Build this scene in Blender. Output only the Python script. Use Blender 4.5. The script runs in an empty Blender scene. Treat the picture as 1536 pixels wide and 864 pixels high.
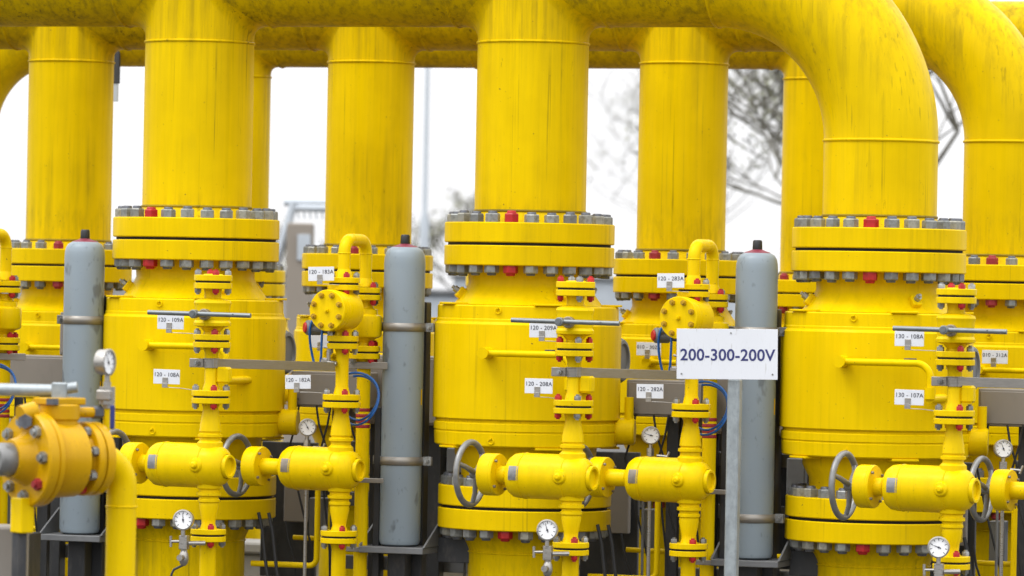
import bpy, bmesh, math, random
from mathutils import Matrix, Vector

# ------------------------------------------------------------------ camera, sky, sun, exposure
SC = bpy.context.scene
COL = SC.collection
TH = math.radians(18.0)                       # the pipe rows run 18 degrees off square to the lens
CR = Vector((math.cos(TH), math.sin(TH), 0))  # right of the photographer
CF = Vector((-math.sin(TH), math.cos(TH), 0)) # away from the photographer
CAM = Vector((9.1693, -28.5646, 2.7))
cd = bpy.data.cameras.new('camera'); cam = bpy.data.objects.new('camera', cd); COL.objects.link(cam)
cam.matrix_world = Matrix.Translation(CAM) @ Matrix.Rotation(TH, 4, 'Z') @ Matrix.Rotation(math.pi/2, 4, 'X') @ Matrix.Rotation(math.radians(1.1), 4, 'Z')
cd.sensor_width = 36.0; cd.lens = 7050/1536*36; cd.clip_start = .5; cd.clip_end = 3000
cd.dof.use_dof = True; cd.dof.focus_distance = 28.6; cd.dof.aperture_fstop = 3.0
SC.camera = cam
SUN_EL, SUN_AZ = math.radians(60), math.radians(225)   # soft sun high on the left, behind the photographer (azimuth from +Y, clockwise)
w = bpy.data.worlds.new('World'); SC.world = w; w.use_nodes = True
nt = w.node_tree; bg = nt.nodes['Background']
sky = nt.nodes.new('ShaderNodeTexSky'); sky.sky_type = 'NISHITA'; sky.sun_disc = False
sky.sun_elevation = SUN_EL; sky.sun_rotation = SUN_AZ; sky.dust_density = 3.0
hsv = nt.nodes.new('ShaderNodeHueSaturation'); hsv.inputs['Saturation'].default_value = .12
mixw = nt.nodes.new('ShaderNodeMix'); mixw.data_type = 'RGBA'; mixw.inputs[0].default_value = .72   # an even white cloud deck over the blue
mixw.inputs[7].default_value = (14.0, 14.0, 14.2, 1)
nt.links.new(sky.outputs[0], hsv.inputs['Color']); nt.links.new(hsv.outputs[0], mixw.inputs[6]); 
tcw = nt.nodes.new('ShaderNodeTexCoord'); sep = nt.nodes.new('ShaderNodeSeparateXYZ'); nt.links.new(tcw.outputs['Generated'], sep.inputs[0])
mr = nt.nodes.new('ShaderNodeMapRange'); mr.clamp = True      # standard overcast sky: zenith three times as bright as the horizon, the same all round
for k_, v_ in zip(('From Min', 'From Max', 'To Min', 'To Max'), (0, 1, .80, 2.2)): mr.inputs[k_].default_value = v_
nt.links.new(sep.outputs['Z'], mr.inputs['Value'])
vm_ = nt.nodes.new('ShaderNodeVectorMath'); vm_.operation = 'SCALE'; nt.links.new(mixw.outputs[2], vm_.inputs[0]); nt.links.new(mr.outputs[0], vm_.inputs['Scale'])
nt.links.new(vm_.outputs[0], bg.inputs['Color'])
bg.inputs['Strength'].default_value = .12
sd = bpy.data.lights.new('sun', 'SUN'); so = bpy.data.objects.new('sun', sd); COL.objects.link(so)
sd.energy = 1.0; sd.angle = math.radians(16); sd.color = (1, .985, .96)
sdir = Vector((math.sin(SUN_AZ)*math.cos(SUN_EL), math.cos(SUN_AZ)*math.cos(SUN_EL), math.sin(SUN_EL)))
so.rotation_euler = sdir.to_track_quat('Z', 'Y').to_euler(); so.location = (0, 0, 30)
vs = SC.view_settings; vs.view_transform = 'Standard'; vs.look = 'None'; vs.exposure = 0.05; vs.gamma = 1.0
SC.render.engine = 'CYCLES'

RNG = random.Random(7)
pi = math.pi

# ------------------------------------------------------------------ materials
def nodes_of(name):
    m = bpy.data.materials.new(name); m.use_nodes = True
    t = m.node_tree; b = t.nodes['Principled BSDF']
    return m, t, b
def mixc(t, fac, a, b):
    n = t.nodes.new('ShaderNodeMix'); n.data_type = 'RGBA'
    for sock, v in ((n.inputs[0], fac), (n.inputs[6], a), (n.inputs[7], b)):
        if hasattr(v, 'is_output') or isinstance(v, bpy.types.NodeSocket): t.links.new(v, sock)
        elif isinstance(v, (int, float)): sock.default_value = v
        else: sock.default_value = (*v, 1)
    return n.outputs[2]
def noise(t, vec, scale, detail=4, rough=.55):
    n = t.nodes.new('ShaderNodeTexNoise'); n.inputs['Scale'].default_value = scale
    n.inputs['Detail'].default_value = detail; n.inputs['Roughness'].default_value = rough
    t.links.new(vec, n.inputs['Vector']); return n.outputs['Fac']
def mapping(t, vec, sc):
    n = t.nodes.new('ShaderNodeMapping'); n.inputs['Scale'].default_value = sc
    t.links.new(vec, n.inputs['Vector']); return n.outputs['Vector']
def ramp(t, fac, a, b, va=0.0, vb=1.0):
    n = t.nodes.new('ShaderNodeMapRange'); n.clamp = True
    for k, v in zip(('From Min', 'From Max', 'To Min', 'To Max'), (a, b, va, vb)): n.inputs[k].default_value = v
    t.links.new(fac, n.inputs['Value']); return n.outputs['Result']
def mul(t, a, b):
    n = t.nodes.new('ShaderNodeMath'); n.operation = 'MULTIPLY'
    for i, v in enumerate((a, b)):
        if isinstance(v, (int, float)): n.inputs[i].default_value = v
        else: t.links.new(v, n.inputs[i])
    return n.outputs[0]
def bump(t, b, h, strength, dist):
    n = t.nodes.new('ShaderNodeBump'); n.inputs['Strength'].default_value = strength; n.inputs['Distance'].default_value = dist
    t.links.new(h, n.inputs['Height']); t.links.new(n.outputs[0], b.inputs['Normal'])

def paint(name, c1, c2, dirt=(.10, .075, .012), streak=.4, spots=.5, rough=.38, spec=.3, runoff=0.0):
    m, t, b = nodes_of(name)
    pos = t.nodes.new('ShaderNodeNewGeometry').outputs['Position']
    col = mixc(t, ramp(t, noise(t, pos, 1.7, 3), .35, .65), c1, c2)
    col = mixc(t, ramp(t, noise(t, mapping(t, pos, (30, 30, 1.0)), 1.0, 5, .6), .40, .70, 0, .22), col, tuple(x*.62 for x in c1))
    s1 = ramp(t, noise(t, mapping(t, pos, (11, 11, .5)), 1.0, 6, .65), .50, .76)
    s2 = ramp(t, noise(t, pos, 1.1, 4, .6), .40, .66)
    col = mixc(t, mul(t, mul(t, s1, s2), streak), col, dirt)
    thin = ramp(t, noise(t, mapping(t, pos, (46, 46, .55)), 1.0, 3, .5), .60, .67)
    patch = ramp(t, noise(t, mapping(t, pos, (2.3, 2.3, .9)), 1.0, 4, .65), .47, .62)
    col = mixc(t, mul(t, mul(t, thin, patch), streak*.75), col, tuple(x*.8 for x in dirt))
    chalk = ramp(t, noise(t, mapping(t, pos, (1.2, 1.2, .8)), 1.7, 5, .6), .52, .70, 0, .28)
    col = mixc(t, chalk, col, (c1[0]*1.05, c1[1]*1.08, c1[2]))
    if runoff:
        sp = t.nodes.new('ShaderNodeSeparateXYZ'); t.links.new(pos, sp.inputs[0]); zz = sp.outputs['Z']
        dr = ramp(t, noise(t, mapping(t, pos, (19, 19, .9)), 1.0, 6, .7), .46, .66)
        col = mixc(t, mul(t, mul(t, dr, ramp(t, zz, 3.70, 4.60)), runoff), col, dirt)
        lo = mul(t, ramp(t, zz, 3.30, 3.18), ramp(t, noise(t, mapping(t, pos, (24, 24, 5)), 1.0, 5, .7), .45, .62))
        col = mixc(t, mul(t, lo, runoff*.8), col, dirt)
    s3 = ramp(t, noise(t, mapping(t, pos, (34, 34, 9)), 1.0, 4, .7), .66, .76)
    col = mixc(t, mul(t, mul(t, s3, s2), spots), col, tuple(x*.6 for x in dirt))
    chip = ramp(t, noise(t, pos, 55, 2, .5), .745, .765)
    col = mixc(t, mul(t, chip, .8), col, (.09, .05, .025))
    t.links.new(col, b.inputs['Base Color'])
    t.links.new(ramp(t, noise(t, mapping(t, pos, (9, 9, 2)), 1.0, 4), .3, .7, rough-.07, rough+.12), b.inputs['Roughness'])
    b.inputs['Specular IOR Level'].default_value = spec
    bump(t, b, noise(t, pos, 60, 3), .12, .004)
    return m
def plain(name, c, rough=.5, metal=0.0, var=.12, vscale=6, spec=.4, stretch=(1, 1, 1), dirt=None, damt=.4):
    m, t, b = nodes_of(name)
    pos = t.nodes.new('ShaderNodeNewGeometry').outputs['Position']
    f = noise(t, mapping(t, pos, stretch), vscale, 5, .6)
    col = mixc(t, ramp(t, f, .3, .7), tuple(x*(1-var) for x in c), tuple(min(1, x*(1+var)) for x in c))
    if dirt:
        col = mixc(t, mul(t, ramp(t, noise(t, mapping(t, pos, stretch), vscale*2.3, 6, .7), .52, .68), damt), col, dirt)
    t.links.new(col, b.inputs['Base Color'])
    t.links.new(ramp(t, f, .3, .7, max(.05, rough-.08), min(1, rough+.1)), b.inputs['Roughness'])
    b.inputs['Metallic'].default_value = metal; b.inputs['Specular IOR Level'].default_value = spec
    return m
def varied(name, cols, rough=.5, metal=0.0):
    """a different shade on every object that carries it, plus a little grime"""
    m, t, b = nodes_of(name)
    oi = t.nodes.new('ShaderNodeObjectInfo')
    cr = t.nodes.new('ShaderNodeValToRGB'); cr.color_ramp.interpolation = 'LINEAR'
    els = cr.color_ramp.elements
    els[0].color = (*cols[0], 1); els[1].color = (*cols[-1], 1)
    for i, c in enumerate(cols[1:-1], 1):
        e = els.new(i/(len(cols)-1)); e.color = (*c, 1)
    t.links.new(oi.outputs['Random'], cr.inputs['Fac'])
    pos = t.nodes.new('ShaderNodeNewGeometry').outputs['Position']
    col = mixc(t, ramp(t, noise(t, pos, 45, 4), .45, .7, 0, .5), cr.outputs['Color'], (.07, .065, .055))
    t.links.new(col, b.inputs['Base Color']); b.inputs['Roughness'].default_value = rough; b.inputs['Metallic'].default_value = metal
    return m

def scuffed(name, c, d, sc, th, stretch=(1, 1, .55), amt=.7):
    m, t, b = nodes_of(name)
    pos = t.nodes.new('ShaderNodeNewGeometry').outputs['Position']
    col = mixc(t, ramp(t, noise(t, mapping(t, pos, (1, 1, .3)), 2.0, 4), .3, .7), tuple(x*.94 for x in c), tuple(x*1.05 for x in c))
    col = mixc(t, mul(t, ramp(t, noise(t, mapping(t, pos, stretch), sc, 3, .5), th, th+.05), amt), col, d)
    col = mixc(t, mul(t, ramp(t, noise(t, mapping(t, pos, stretch), sc*4, 4, .6), .62, .70), amt*.5), col, d)
    t.links.new(col, b.inputs['Base Color']); b.inputs['Roughness'].default_value = .38; b.inputs['Specular IOR Level'].default_value = .3
    return m
M = {}
M['pipe']   = paint('yellow_pipe_paint', (.76, .525, .0006), (.66, .450, .0006), streak=.60, spots=.9, rough=.32, spec=.045, runoff=.24)
M['flange'] = paint('flange_paint', (.75, .515, .0006), (.66, .448, .0006), streak=.38, spots=.8, rough=.34, spec=.045)
M['bend']   = paint('bend_paint', (.73, .505, .0006), (.62, .425, .0006), streak=.55, spots=.8, rough=.34, spec=.06, runoff=.38)
M['header'] = paint('weathered_yellow_paint', (.62, .425, .001), (.50, .340, .001), streak=.95, spots=.95, rough=.42, spec=.05, runoff=.62)
M['teep']   = paint('stained_tee_paint', (.74, .50, .0008), (.62, .42, .001), streak=.75, spots=.95, rough=.36, spec=.045, runoff=.42)
M['grime']  = paint('grimy_weld_paint', (.30, .21, .004), (.14, .10, .006), streak=.9, spots=.95, rough=.5, spec=.2)
M['valve']  = paint('yellow_valve_paint', (.77, .533, .0006), (.70, .478, .0006), streak=.30, spots=.45, rough=.32, spec=.045)
M['small']  = paint('yellow_line_paint', (.77, .533, .0006), (.70, .478, .0006), streak=.20, spots=.40, rough=.28, spec=.08)
M['warm']   = paint('orange_yellow_paint', (.58, .325, .001), (.48, .262, .001), dirt=(.16, .08, .012), streak=.35, spots=.6, rough=.28, spec=.2)
M['nut']    = varied('weathered_steel', [(.19, .20, .195), (.27, .28, .26), (.15, .155, .155), (.31, .30, .24), (.23, .24, .24)], .42, .3)
M['bolt']   = varied('zinc_bolt', [(.22, .225, .225), (.36, .37, .36), (.17, .17, .165)], .35, .55)
M['stud']   = plain('stud_end', (.11, .115, .13), .45, .4, .3, 30)
M['red']    = plain('red_bolt_paint', (.37, .009, .010), .45, 0, .2, 20, .4)
M['redold'] = plain('dull_red_bolt_paint', (.27, .018, .022), .5, 0, .2, 20, .4)
M['gap']    = plain('black_gasket', (.012, .012, .012), .8)
M['black']  = plain('black_plastic', (.018, .019, .021), .45, 0, .2, 12)
M['bottle'] = scuffed('grey_bottle_paint', (.235, .285, .325), (.10, .115, .13), 7.0, .63)
M['signw']  = scuffed('white_sign_paint', (.66, .68, .72), (.36, .35, .32), 9.0, .62, (5, 5, .8), .35)
M['maroon'] = plain('maroon_shoulder', (.20, .03, .05), .5)
M['galv']   = plain('galvanised_steel', (.30, .335, .35), .40, .45, .16, 22, .4, (1, 1, .6), (.20, .225, .24), .5)
M['stain']  = plain('stainless_steel', (.36, .345, .32), .32, .8, .10, 30, .4, (1, 1, 4))
M['strap']  = plain('brushed_strap', (.26, .245, .22), .42, .5, .12, 24, .4, (.4, .4, 6), (.2, .18, .15), .35)
M['wheel']  = plain('grey_handwheel', (.21, .21, .205), .36, .45, .15, 30, .4)
M['bar']    = plain('dull_zinc_bar', (.17, .185, .19), .36, .55, .15, 22, .4)
M['taupe']  = plain('taupe_cabinet_paint', (.21, .19, .165), .5, 0, .07, 2.5, .3, (1, 1, .4), (.16, .145, .125), .35)
M['dark']   = plain('dark_steel', (.040, .042, .046), .5, .15, .25, 5, .4, (1, 1, .4), (.11, .10, .09), .4)
M['mid']    = plain('grey_steel', (.15, .155, .16), .5, .2, .2, 5, .4)
M['white']  = plain('white_plate', (.66, .68, .72), .4, 0, .03, 3, .3, dirt=(.55, .55, .55), damt=.25)
M['dial']   = plain('dial_face', (.80, .81, .82), .4, 0, .02, 3)
M['ink']    = plain('dark_ink', (.03, .03, .045), .6, 0, .1, 5)
M['navy']   = plain('navy_lettering', (.025, .03, .13), .5, 0, .1, 5)
M['blue']   = plain('blue_cable', (.008, .085, .30), .4, 0, .2, 9)
M['lever']  = plain('blue_lever_sleeve', (.02, .03, .16), .4)
M['conc']   = plain('pale_concrete', (.33, .325, .31), .8, 0, .15, 3, .3, dirt=(.3, .29, .27))
M['brick']  = plain('brown_cladding', (.24, .21, .175), .7, 0, .08, .6)
M['pale']   = plain('pale_steel', (.42, .46, .50), .5, .1, .08, 2)
M['bark']   = plain('tree_bark', (.125, .118, .095), .9, 0, .3, 5, .2)
M['leaf']   = varied('bud_leaf', [(.24, .25, .15), (.30, .29, .19), (.19, .21, .13)], .7)
M['teal']   = plain('teal_clip', (.01, .16, .13), .5)
M['plate']  = plain('grey_nameplate', (.20, .20, .20), .35, .5, .2, 40)
M['ochre']  = plain('ochre_bolt', (.40, .24, .012), .4, .1, .25, 40)
M['brass']  = plain('nameplate_metal', (.22, .19, .15), .4, .4, .2, 30)
def gravel_mat():
    m, t, b = nodes_of('grey_gravel')
    pos = t.nodes.new('ShaderNodeNewGeometry').outputs['Position']
    v = t.nodes.new('ShaderNodeTexVoronoi'); v.inputs['Scale'].default_value = 26; t.links.new(pos, v.inputs['Vector'])
    col = mixc(t, ramp(t, noise(t, pos, .35, 5), .3, .7), (.085, .083, .08), (.13, .127, .12))
    col = mixc(t, ramp(t, v.outputs['Distance'], .15, .5, 0, .6), col, (.04, .039, .037))
    t.links.new(col, b.inputs['Base Color']); b.inputs['Roughness'].default_value = .95
    bump(t, b, v.outputs['Distance'], .6, .02)
    return m
M['gravel'] = gravel_mat()

# ------------------------------------------------------------------ mesh helpers
I4 = Matrix.Identity(4)
def frame(loc, zdir, xhint=(0, 0, 1)):
    z = Vector(zdir).normalized(); x = Vector(xhint)
    if abs(z.dot(x.normalized())) > .98: x = Vector((1, 0, 0))
    y = z.cross(x).normalized(); x = y.cross(z)
    m = Matrix((x, y, z)).transposed().to_4x4(); m.translation = Vector(loc); return m
class MB:
    def __init__(s): s.v = []; s.f = []
    def add(s, vs, fs, m=I4):
        o = len(s.v); s.v += [m @ Vector(v) for v in vs]; s.f += [tuple(i+o for i in f) for f in fs]; return s
    def lathe(s, prof, m=I4, n=48, ph=0.0):
        vs, rings, fs = [], [], []
        for r, z in prof:
            if r < 1e-6: rings.append([len(vs)]); vs.append((0, 0, z))
            else:
                rings.append(list(range(len(vs), len(vs)+n)))
                vs += [(r*math.cos(ph+2*pi*k/n), r*math.sin(ph+2*pi*k/n), z) for k in range(n)]
        for a, b in zip(rings, rings[1:]):
            for k in range(n):
                l = (k+1) % n
                if len(a) == 1 and len(b) == 1: continue
                if len(a) == 1: fs.append((a[0], b[l], b[k]))
                elif len(b) == 1: fs.append((a[k], a[l], b[0]))
                else: fs.append((a[k], a[l], b[l], b[k]))
        return s.add(vs, fs, m)
    def cyl(s, r, z0, z1, m=I4, n=32, ch=0.0, ph=0.0):
        if ch: pr = [(0, z0), (r-ch, z0), (r, z0+ch), (r, z1-ch), (r-ch, z1), (0, z1)]
        else: pr = [(0, z0), (r, z0), (r, z1), (0, z1)]
        return s.lathe(pr, m, n, ph)
    def tube(s, pts, r, n=10, cap=True):
        pts = [Vector(p) for p in pts]; rr = r if isinstance(r, (list, tuple)) else [r]*len(pts)
        vs, fs = [], []; prev = None
        for i, p in enumerate(pts):
            t = (pts[min(i+1, len(pts)-1)] - pts[max(i-1, 0)]).normalized()
            if prev is None:
                h = Vector((0, 0, 1)) if abs(t.z) < .9 else Vector((1, 0, 0)); x = t.cross(h).normalized()
            else: x = (prev - t*prev.dot(t)).normalized()
            prev = x; y = t.cross(x)
            vs += [p + (x*math.cos(2*pi*k/n) + y*math.sin(2*pi*k/n))*rr[i] for k in range(n)]
        for i in range(len(pts)-1):
            for k in range(n):
                l = (k+1) % n; fs.append((i*n+k, i*n+l, i*n+n+l, i*n+n+k))
        if cap: fs.append(tuple(range(n-1, -1, -1))); fs.append(tuple((len(pts)-1)*n+k for k in range(n)))
        return s.add(vs, fs)
    def torus(s, R, r, m=I4, n=40, k=10):
        vs = [((R+r*math.cos(2*pi*j/k))*math.cos(2*pi*i/n), (R+r*math.cos(2*pi*j/k))*math.sin(2*pi*i/n), r*math.sin(2*pi*j/k)) for i in range(n) for j in range(k)]
        fs = [(i*k+j, ((i+1) % n)*k+j, ((i+1) % n)*k+(j+1) % k, i*k+(j+1) % k) for i in range(n) for j in range(k)]
        return s.add(vs, fs, m)
    def box(s, c, d, m=I4, ch=0.004):
        bm = bmesh.new(); bmesh.ops.create_cube(bm, size=1)
        for v in bm.verts: v.co = Vector((v.co.x*d[0], v.co.y*d[1], v.co.z*d[2]))
        ch = min(ch, min(d)*.3)
        if ch > 0: bmesh.ops.bevel(bm, geom=bm.edges[:], offset=ch, segments=1, affect='EDGES')
        bm.verts.ensure_lookup_table(); c = Vector(c)
        s.add([v.co + c for v in bm.verts], [[v.index for v in f.verts] for f in bm.faces], m); bm.free(); return s
    def prism(s, poly, y0, y1, m=I4):
        """outline in x,z pushed through y"""
        n = len(poly); vs = [(x, y0, z) for x, z in poly] + [(x, y1, z) for x, z in poly]
        fs = [tuple(range(n)), tuple(range(2*n-1, n-1, -1))] + [(i, i+n, (i+1) % n+n, (i+1) % n) for i in range(n)]
        return s.add(vs, fs, m)
    def mesh(s, name, mat, smooth=True, ang=32):
        me = bpy.data.meshes.new(name); me.from_pydata(s.v, [], s.f)
        bm = bmesh.new(); bm.from_mesh(me); bmesh.ops.recalc_face_normals(bm, faces=bm.faces); bm.to_mesh(me); bm.free()
        if smooth:
            me.polygons.foreach_set('use_smooth', [True]*len(me.polygons)); me.set_sharp_from_angle(angle=math.radians(ang))
        me.materials.append(mat); return me
    def build(s, name, mat, parent=None, **k): return link(name, s.mesh(name, mat, **k), parent)
def link(name, me, parent=None, mw=None):
    o = bpy.data.objects.new(name, me); COL.objects.link(o); o.parent = parent
    if mw is not None: o.matrix_local = mw
    return o
def thing(name, label, cat, loc=(0, 0, 0), rz=0.0, group=None, scale=1.0):
    o = bpy.data.objects.new(name, None); COL.objects.link(o); o.empty_display_size = .1
    o.location = loc; o.rotation_euler = (0, 0, rz); o.scale = (scale,)*3
    return tag(o, label, cat, group)
def tag(o, label, cat, group=None):
    o['label'] = label; o['category'] = cat
    if group: o['group'] = group
    return o
def kids(o): return [c for c in COL.objects if c.parent == o]
def copy_tree(o, parent=None):
    c = o.copy(); COL.objects.link(c); c.parent = parent
    for ch in KID.get(o.name, []): copy_tree(ch, c)
    return c
KID = {}
def index_kids():
    KID.clear()
    for o in COL.objects:
        if o.parent: KID.setdefault(o.parent.name, []).append(o)
def text_mesh(body, size, mat, ext=.0006, font_space=1.0, bold=0.0):
    cu = bpy.data.curves.new('lettering', 'FONT'); cu.body = body; cu.size = size; cu.extrude = ext
    cu.offset = bold; cu.align_x = 'CENTER'; cu.align_y = 'CENTER'; cu.space_character = font_space
    to = bpy.data.objects.new('lettering', cu); COL.objects.link(to)
    dg = bpy.context.evaluated_depsgraph_get(); dg.update()
    me = bpy.data.meshes.new_from_object(to.evaluated_get(dg)); me.name = 'lettering'
    bpy.data.objects.remove(to); me.materials.clear(); me.materials.append(mat); return me
def arc(c, a, b, r, t0, t1, n):
    """points round centre c from direction a towards direction b"""
    return [Vector(c) + (Vector(a)*math.cos(t0+(t1-t0)*i/n) + Vector(b)*math.sin(t0+(t1-t0)*i/n))*r for i in range(n+1)]
def toward(a):
    """unit vector in plan, a degrees right of the direction that faces the photographer"""
    a = math.radians(a); return -CF*math.cos(a) + CR*math.sin(a)

# ------------------------------------------------------------------ ground
g = MB(); g.add([(-900, -900, 0), (900, -900, 0), (900, 900, 0), (-900, 900, 0)], [(0, 1, 2, 3)])
go = g.build('ground', M['gravel'], smooth=False); go['kind'] = 'structure'

# ------------------------------------------------------------------ nuts shared by every big flange
def nut_mesh(mat, h=.054, across=.082, flip=False):
    b = MB(); R = across/2/math.cos(pi/6); sgn = -1 if flip else 1
    pr = [(0, 0), (R, 0), (R, h*.86), (R*.88, h), (0, h)]
    b.lathe([(r, z*sgn) for r, z in pr], n=6)
    me = b.mesh('stud_nut', mat)
    s = MB(); s.lathe([(r, z*sgn) for r, z in [(.030, h*.9), (.030, h+.011), (.024, h+.016), (0, h+.016)]], n=14)
    o = len(me.vertices)
    bm = bmesh.new(); bm.from_mesh(me)
    nv = [bm.verts.new(v) for v in s.v]
    for f in s.f:
        fc = bm.faces.new([nv[i] for i in f]); fc.material_index = 1; fc.smooth = True
    bm.to_mesh(me); bm.free(); me.materials.append(M['stud'] if mat not in (M['red'], M['redold']) else mat)
    return me
NUT = {(c, f): nut_mesh(M[c], .053 if not f else .050, .082, f) for c in ('nut', 'red', 'redold') for f in (False, True)}
def ring_nuts(parent, r, z, n, red_at, flip, red='red', s=1.0):
    """nuts round a flange; one stands red at red_at degrees from the photographer's side"""
    for k in range(n):
        a = red_at + 360*k/n; d = toward(a)
        me = NUT[(red if k == 0 else 'nut', flip)]
        link('stud_nut', me, parent, Matrix.Translation((d.x*r, d.y*r, z)) @ Matrix.Rotation(RNG.uniform(0, pi/3), 4, 'Z') @ Matrix.Diagonal((s, s, s*RNG.uniform(.92, 1.06), 1)))
def flange_ring(z0, z1, r, ch=.006):
    return MB().lathe([(.2, z0), (r-ch, z0), (r, z0+ch), (r, z1-ch), (r-ch, z1), (.2, z1)], n=96)

# ------------------------------------------------------------------ main valve station (dimensions of the front row)
def weld(mb, r, z, m=I4, n=64, w=.009): mb.torus(r, w, m, n, 8)
def main_valve(label, loc, scale, nb, red_top, red_low, redc='red', group=None, pitch=None):
    t = thing('main_valve', label, 'valve', loc, 0, group, scale)
    MB().lathe([(.35, 2.976), (.40, 2.84), (.388, 2.78), (.385, 2.73), (.40, 2.695), (.470, 2.60), (.485, 2.592)], n=80).build('neck', M['valve'], t)
    f = flange_ring(2.840, 2.967, .5425).build('top_flange', M['flange'], t)
    ring_nuts(f, .487, 2.839, nb, red_top, True, redc)
    MB().lathe([(.3, 2.966), (.520, 2.966), (.520, 2.986), (.3, 2.986)], n=72).build('gasket', M['gap'], t)
    body = MB().lathe([(.46, 2.590), (.570, 2.590), (.578, 2.582), (.579, 2.505), (.583, 2.500), (.584, 2.485), (.597, 2.468), (.598, 1.875), (.594, 1.870), (.578, 1.868), (.578, 1.852),
                       (.586, 1.848), (.590, 1.843), (.590, 1.800), (.584, 1.796), (.584, 1.788), (.588, 1.784), (.584, 1.708), (.576, 1.700), (.44, 1.700)], n=112).build('body', M['valve'], t)
    MB().lathe([(.455, 1.70), (.452, 1.64), (.41, 1.56), (.405, 1.44)], n=72).build('lower_neck', M['valve'], t)
    f = flange_ring(1.319, 1.445, .553).build('bottom_flange', M['flange'], t)
    ring_nuts(f, .492, 1.446, nb, red_low, False, redc)
    MB().lathe([(.3, 1.299), (.528, 1.299), (.528, 1.320), (.3, 1.320)], n=72).build('gasket', M['gap'], t)
    f = flange_ring(1.172, 1.300, .553).build('pipe_flange', M['flange'], t)
    ring_nuts(f, .492, 1.171, nb, red_low, True, redc)
    p = MB().lathe([(.41, 1.175), (.40, 1.13), (.362, 1.05), (.3555, 1.03), (.3555, -.5)], n=72)
    p.torus(.3545, .008, Matrix.Translation((0, 0, 1.02)), 72, 8); p.build('inlet_pipe', M['pipe'], t)
    # pads bolted to the rims, lugs with bolts on the shoulder, lifting eyes
    for a, z in ((-62, 2.597), (12, 2.597), (84, 2.597), (150, 2.597), (-140, 2.597), (-58, 1.692), (14, 1.692), (95, 1.692), (170, 1.692)):
        d = toward(a); m = frame((d.x*.535, d.y*.535, z), (0, 0, 1), d)
        MB().box((0, 0, 0), (.12, .17, .014), m, .003).build('rim_pad', M['valve'], t)
    for a in (-80, 27, 118, 205):
        d = toward(a); m = frame((d.x*.42, d.y*.42, 2.65), (d.x, d.y, .75), (0, 0, 1))
        lg = MB().box((0, 0, .01), (.075, .065, .07), m, .006).build('shoulder_lug', M['valve'], t)
        bb = MB(); bb.cyl(.021, .03, .075, m, 6); bb.cyl(.011, .07, .092, m, 10); bb.build('bolt', M['bolt'], lg)
    for a, z in ((-19, 2.555), (130, 2.555), (-22, 1.735), (140, 1.735)):
        d = toward(a); b = MB()
        b.torus(.017, .005, frame((d.x*.588, d.y*.588, z), d), 18, 6); b.tube([d*.575+Vector((0, 0, z+.018)), d*.60+Vector((0, 0, z+.02))], .008, 8)
        b.build('lifting_eye', M['valve'], t)
    # drain pipe across the front of the body
    yy = -.69; b = MB()
    d0 = Vector((-.235, 0, 2.29))
    b.tube([(-.06, -.50, 2.29), (-.06, -.735, 2.29)], .036, 18)
    b.tube([(-.06, yy, 2.29), (.41, yy, 2.29)] + arc((.41, yy, 2.20), (0, 0, 1), (1, 0, 0), .09, .15, pi/2, 8) + [(.50, yy, 2.12)], .0215, 14)
    b.cyl(.034, -.035, .035, frame((.50, yy, 2.11), (0, 0, 1)), 16); b.tube([(.50, -.30, 2.075), (.50, yy-.01, 2.075)], .026, 12)
    b.build('drain_pipe', M['valve'], t)
    b = MB(); b.box((.36, yy+.06, 2.313), (.055, .12, .012)); b.build('drain_bracket', M['dark'], t)
    if scale == 1.0:
        d = toward(70); b = MB(); b.lathe([(0, -.02), (.13, -.02), (.145, 0), (.13, .022), (.11, .024), (.10, .01), (0, .01)], frame((.555, .22, 2.25), d), 40); b.build('side_disc', M['mid'], t)
    # small side port and its plug
    d = toward(82); b = MB(); m = frame((d.x*.58, d.y*.58, 1.80), d)
    b.cyl(.085, -.05, .12, m, 24, .008); b.tube([d*.66+Vector((0, 0, 1.85)), d*.66+Vector((0, 0, 2.02))], .03, 12); b.build('side_port', M['valve'], t)
    return t

L = 2.288
RED1 = ((-33, -36), (-14, -14), (-10.5, -12))
for k, (lab, (rt, rl)) in enumerate(zip((
        'big yellow valve of the front row behind tags 120-109A and 120-108A',
        'big yellow valve of the front row behind tags 120-209A and 120-208A',
        'big yellow valve of the front row behind tags 130-108A and 130-107A'), RED1)):
    main_valve(lab, ((k-1)*L, 0, 0), 1.0, 24, rt, rl, 'red', 'big valves of the front row')
for k, (x, rt, lab) in enumerate(((-4.32, -4, 'yellow valve behind the leftmost grey gas bottle, under the leftmost middle-row riser'),
        (-2.03, -12, 'yellow valve of the middle row below tag 120-183A'),
        (.26, -27, 'yellow valve of the middle row carrying tag 010-302A'),
        (2.55, -20, 'yellow valve of the middle row carrying tag 010-312A at the right edge'))):
    main_valve(lab, (x, 2.6, 2.80-.85*2.976), .85, 20, rt, rt+9, 'redold', 'yellow valves of the middle row')
for k, (x, rt, lab) in enumerate(((-4.05, -40, 'small yellow valve of the back row half hidden behind the leftmost front valve'),
        (.545, -42, 'small yellow valve of the back row just right of the rightmost gas bottle top'))):
    main_valve(lab, (x, 5.2, 2.70-.72*2.976), .72, 20, rt, rt+9, 'redold', 'yellow valves of the back row')

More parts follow.
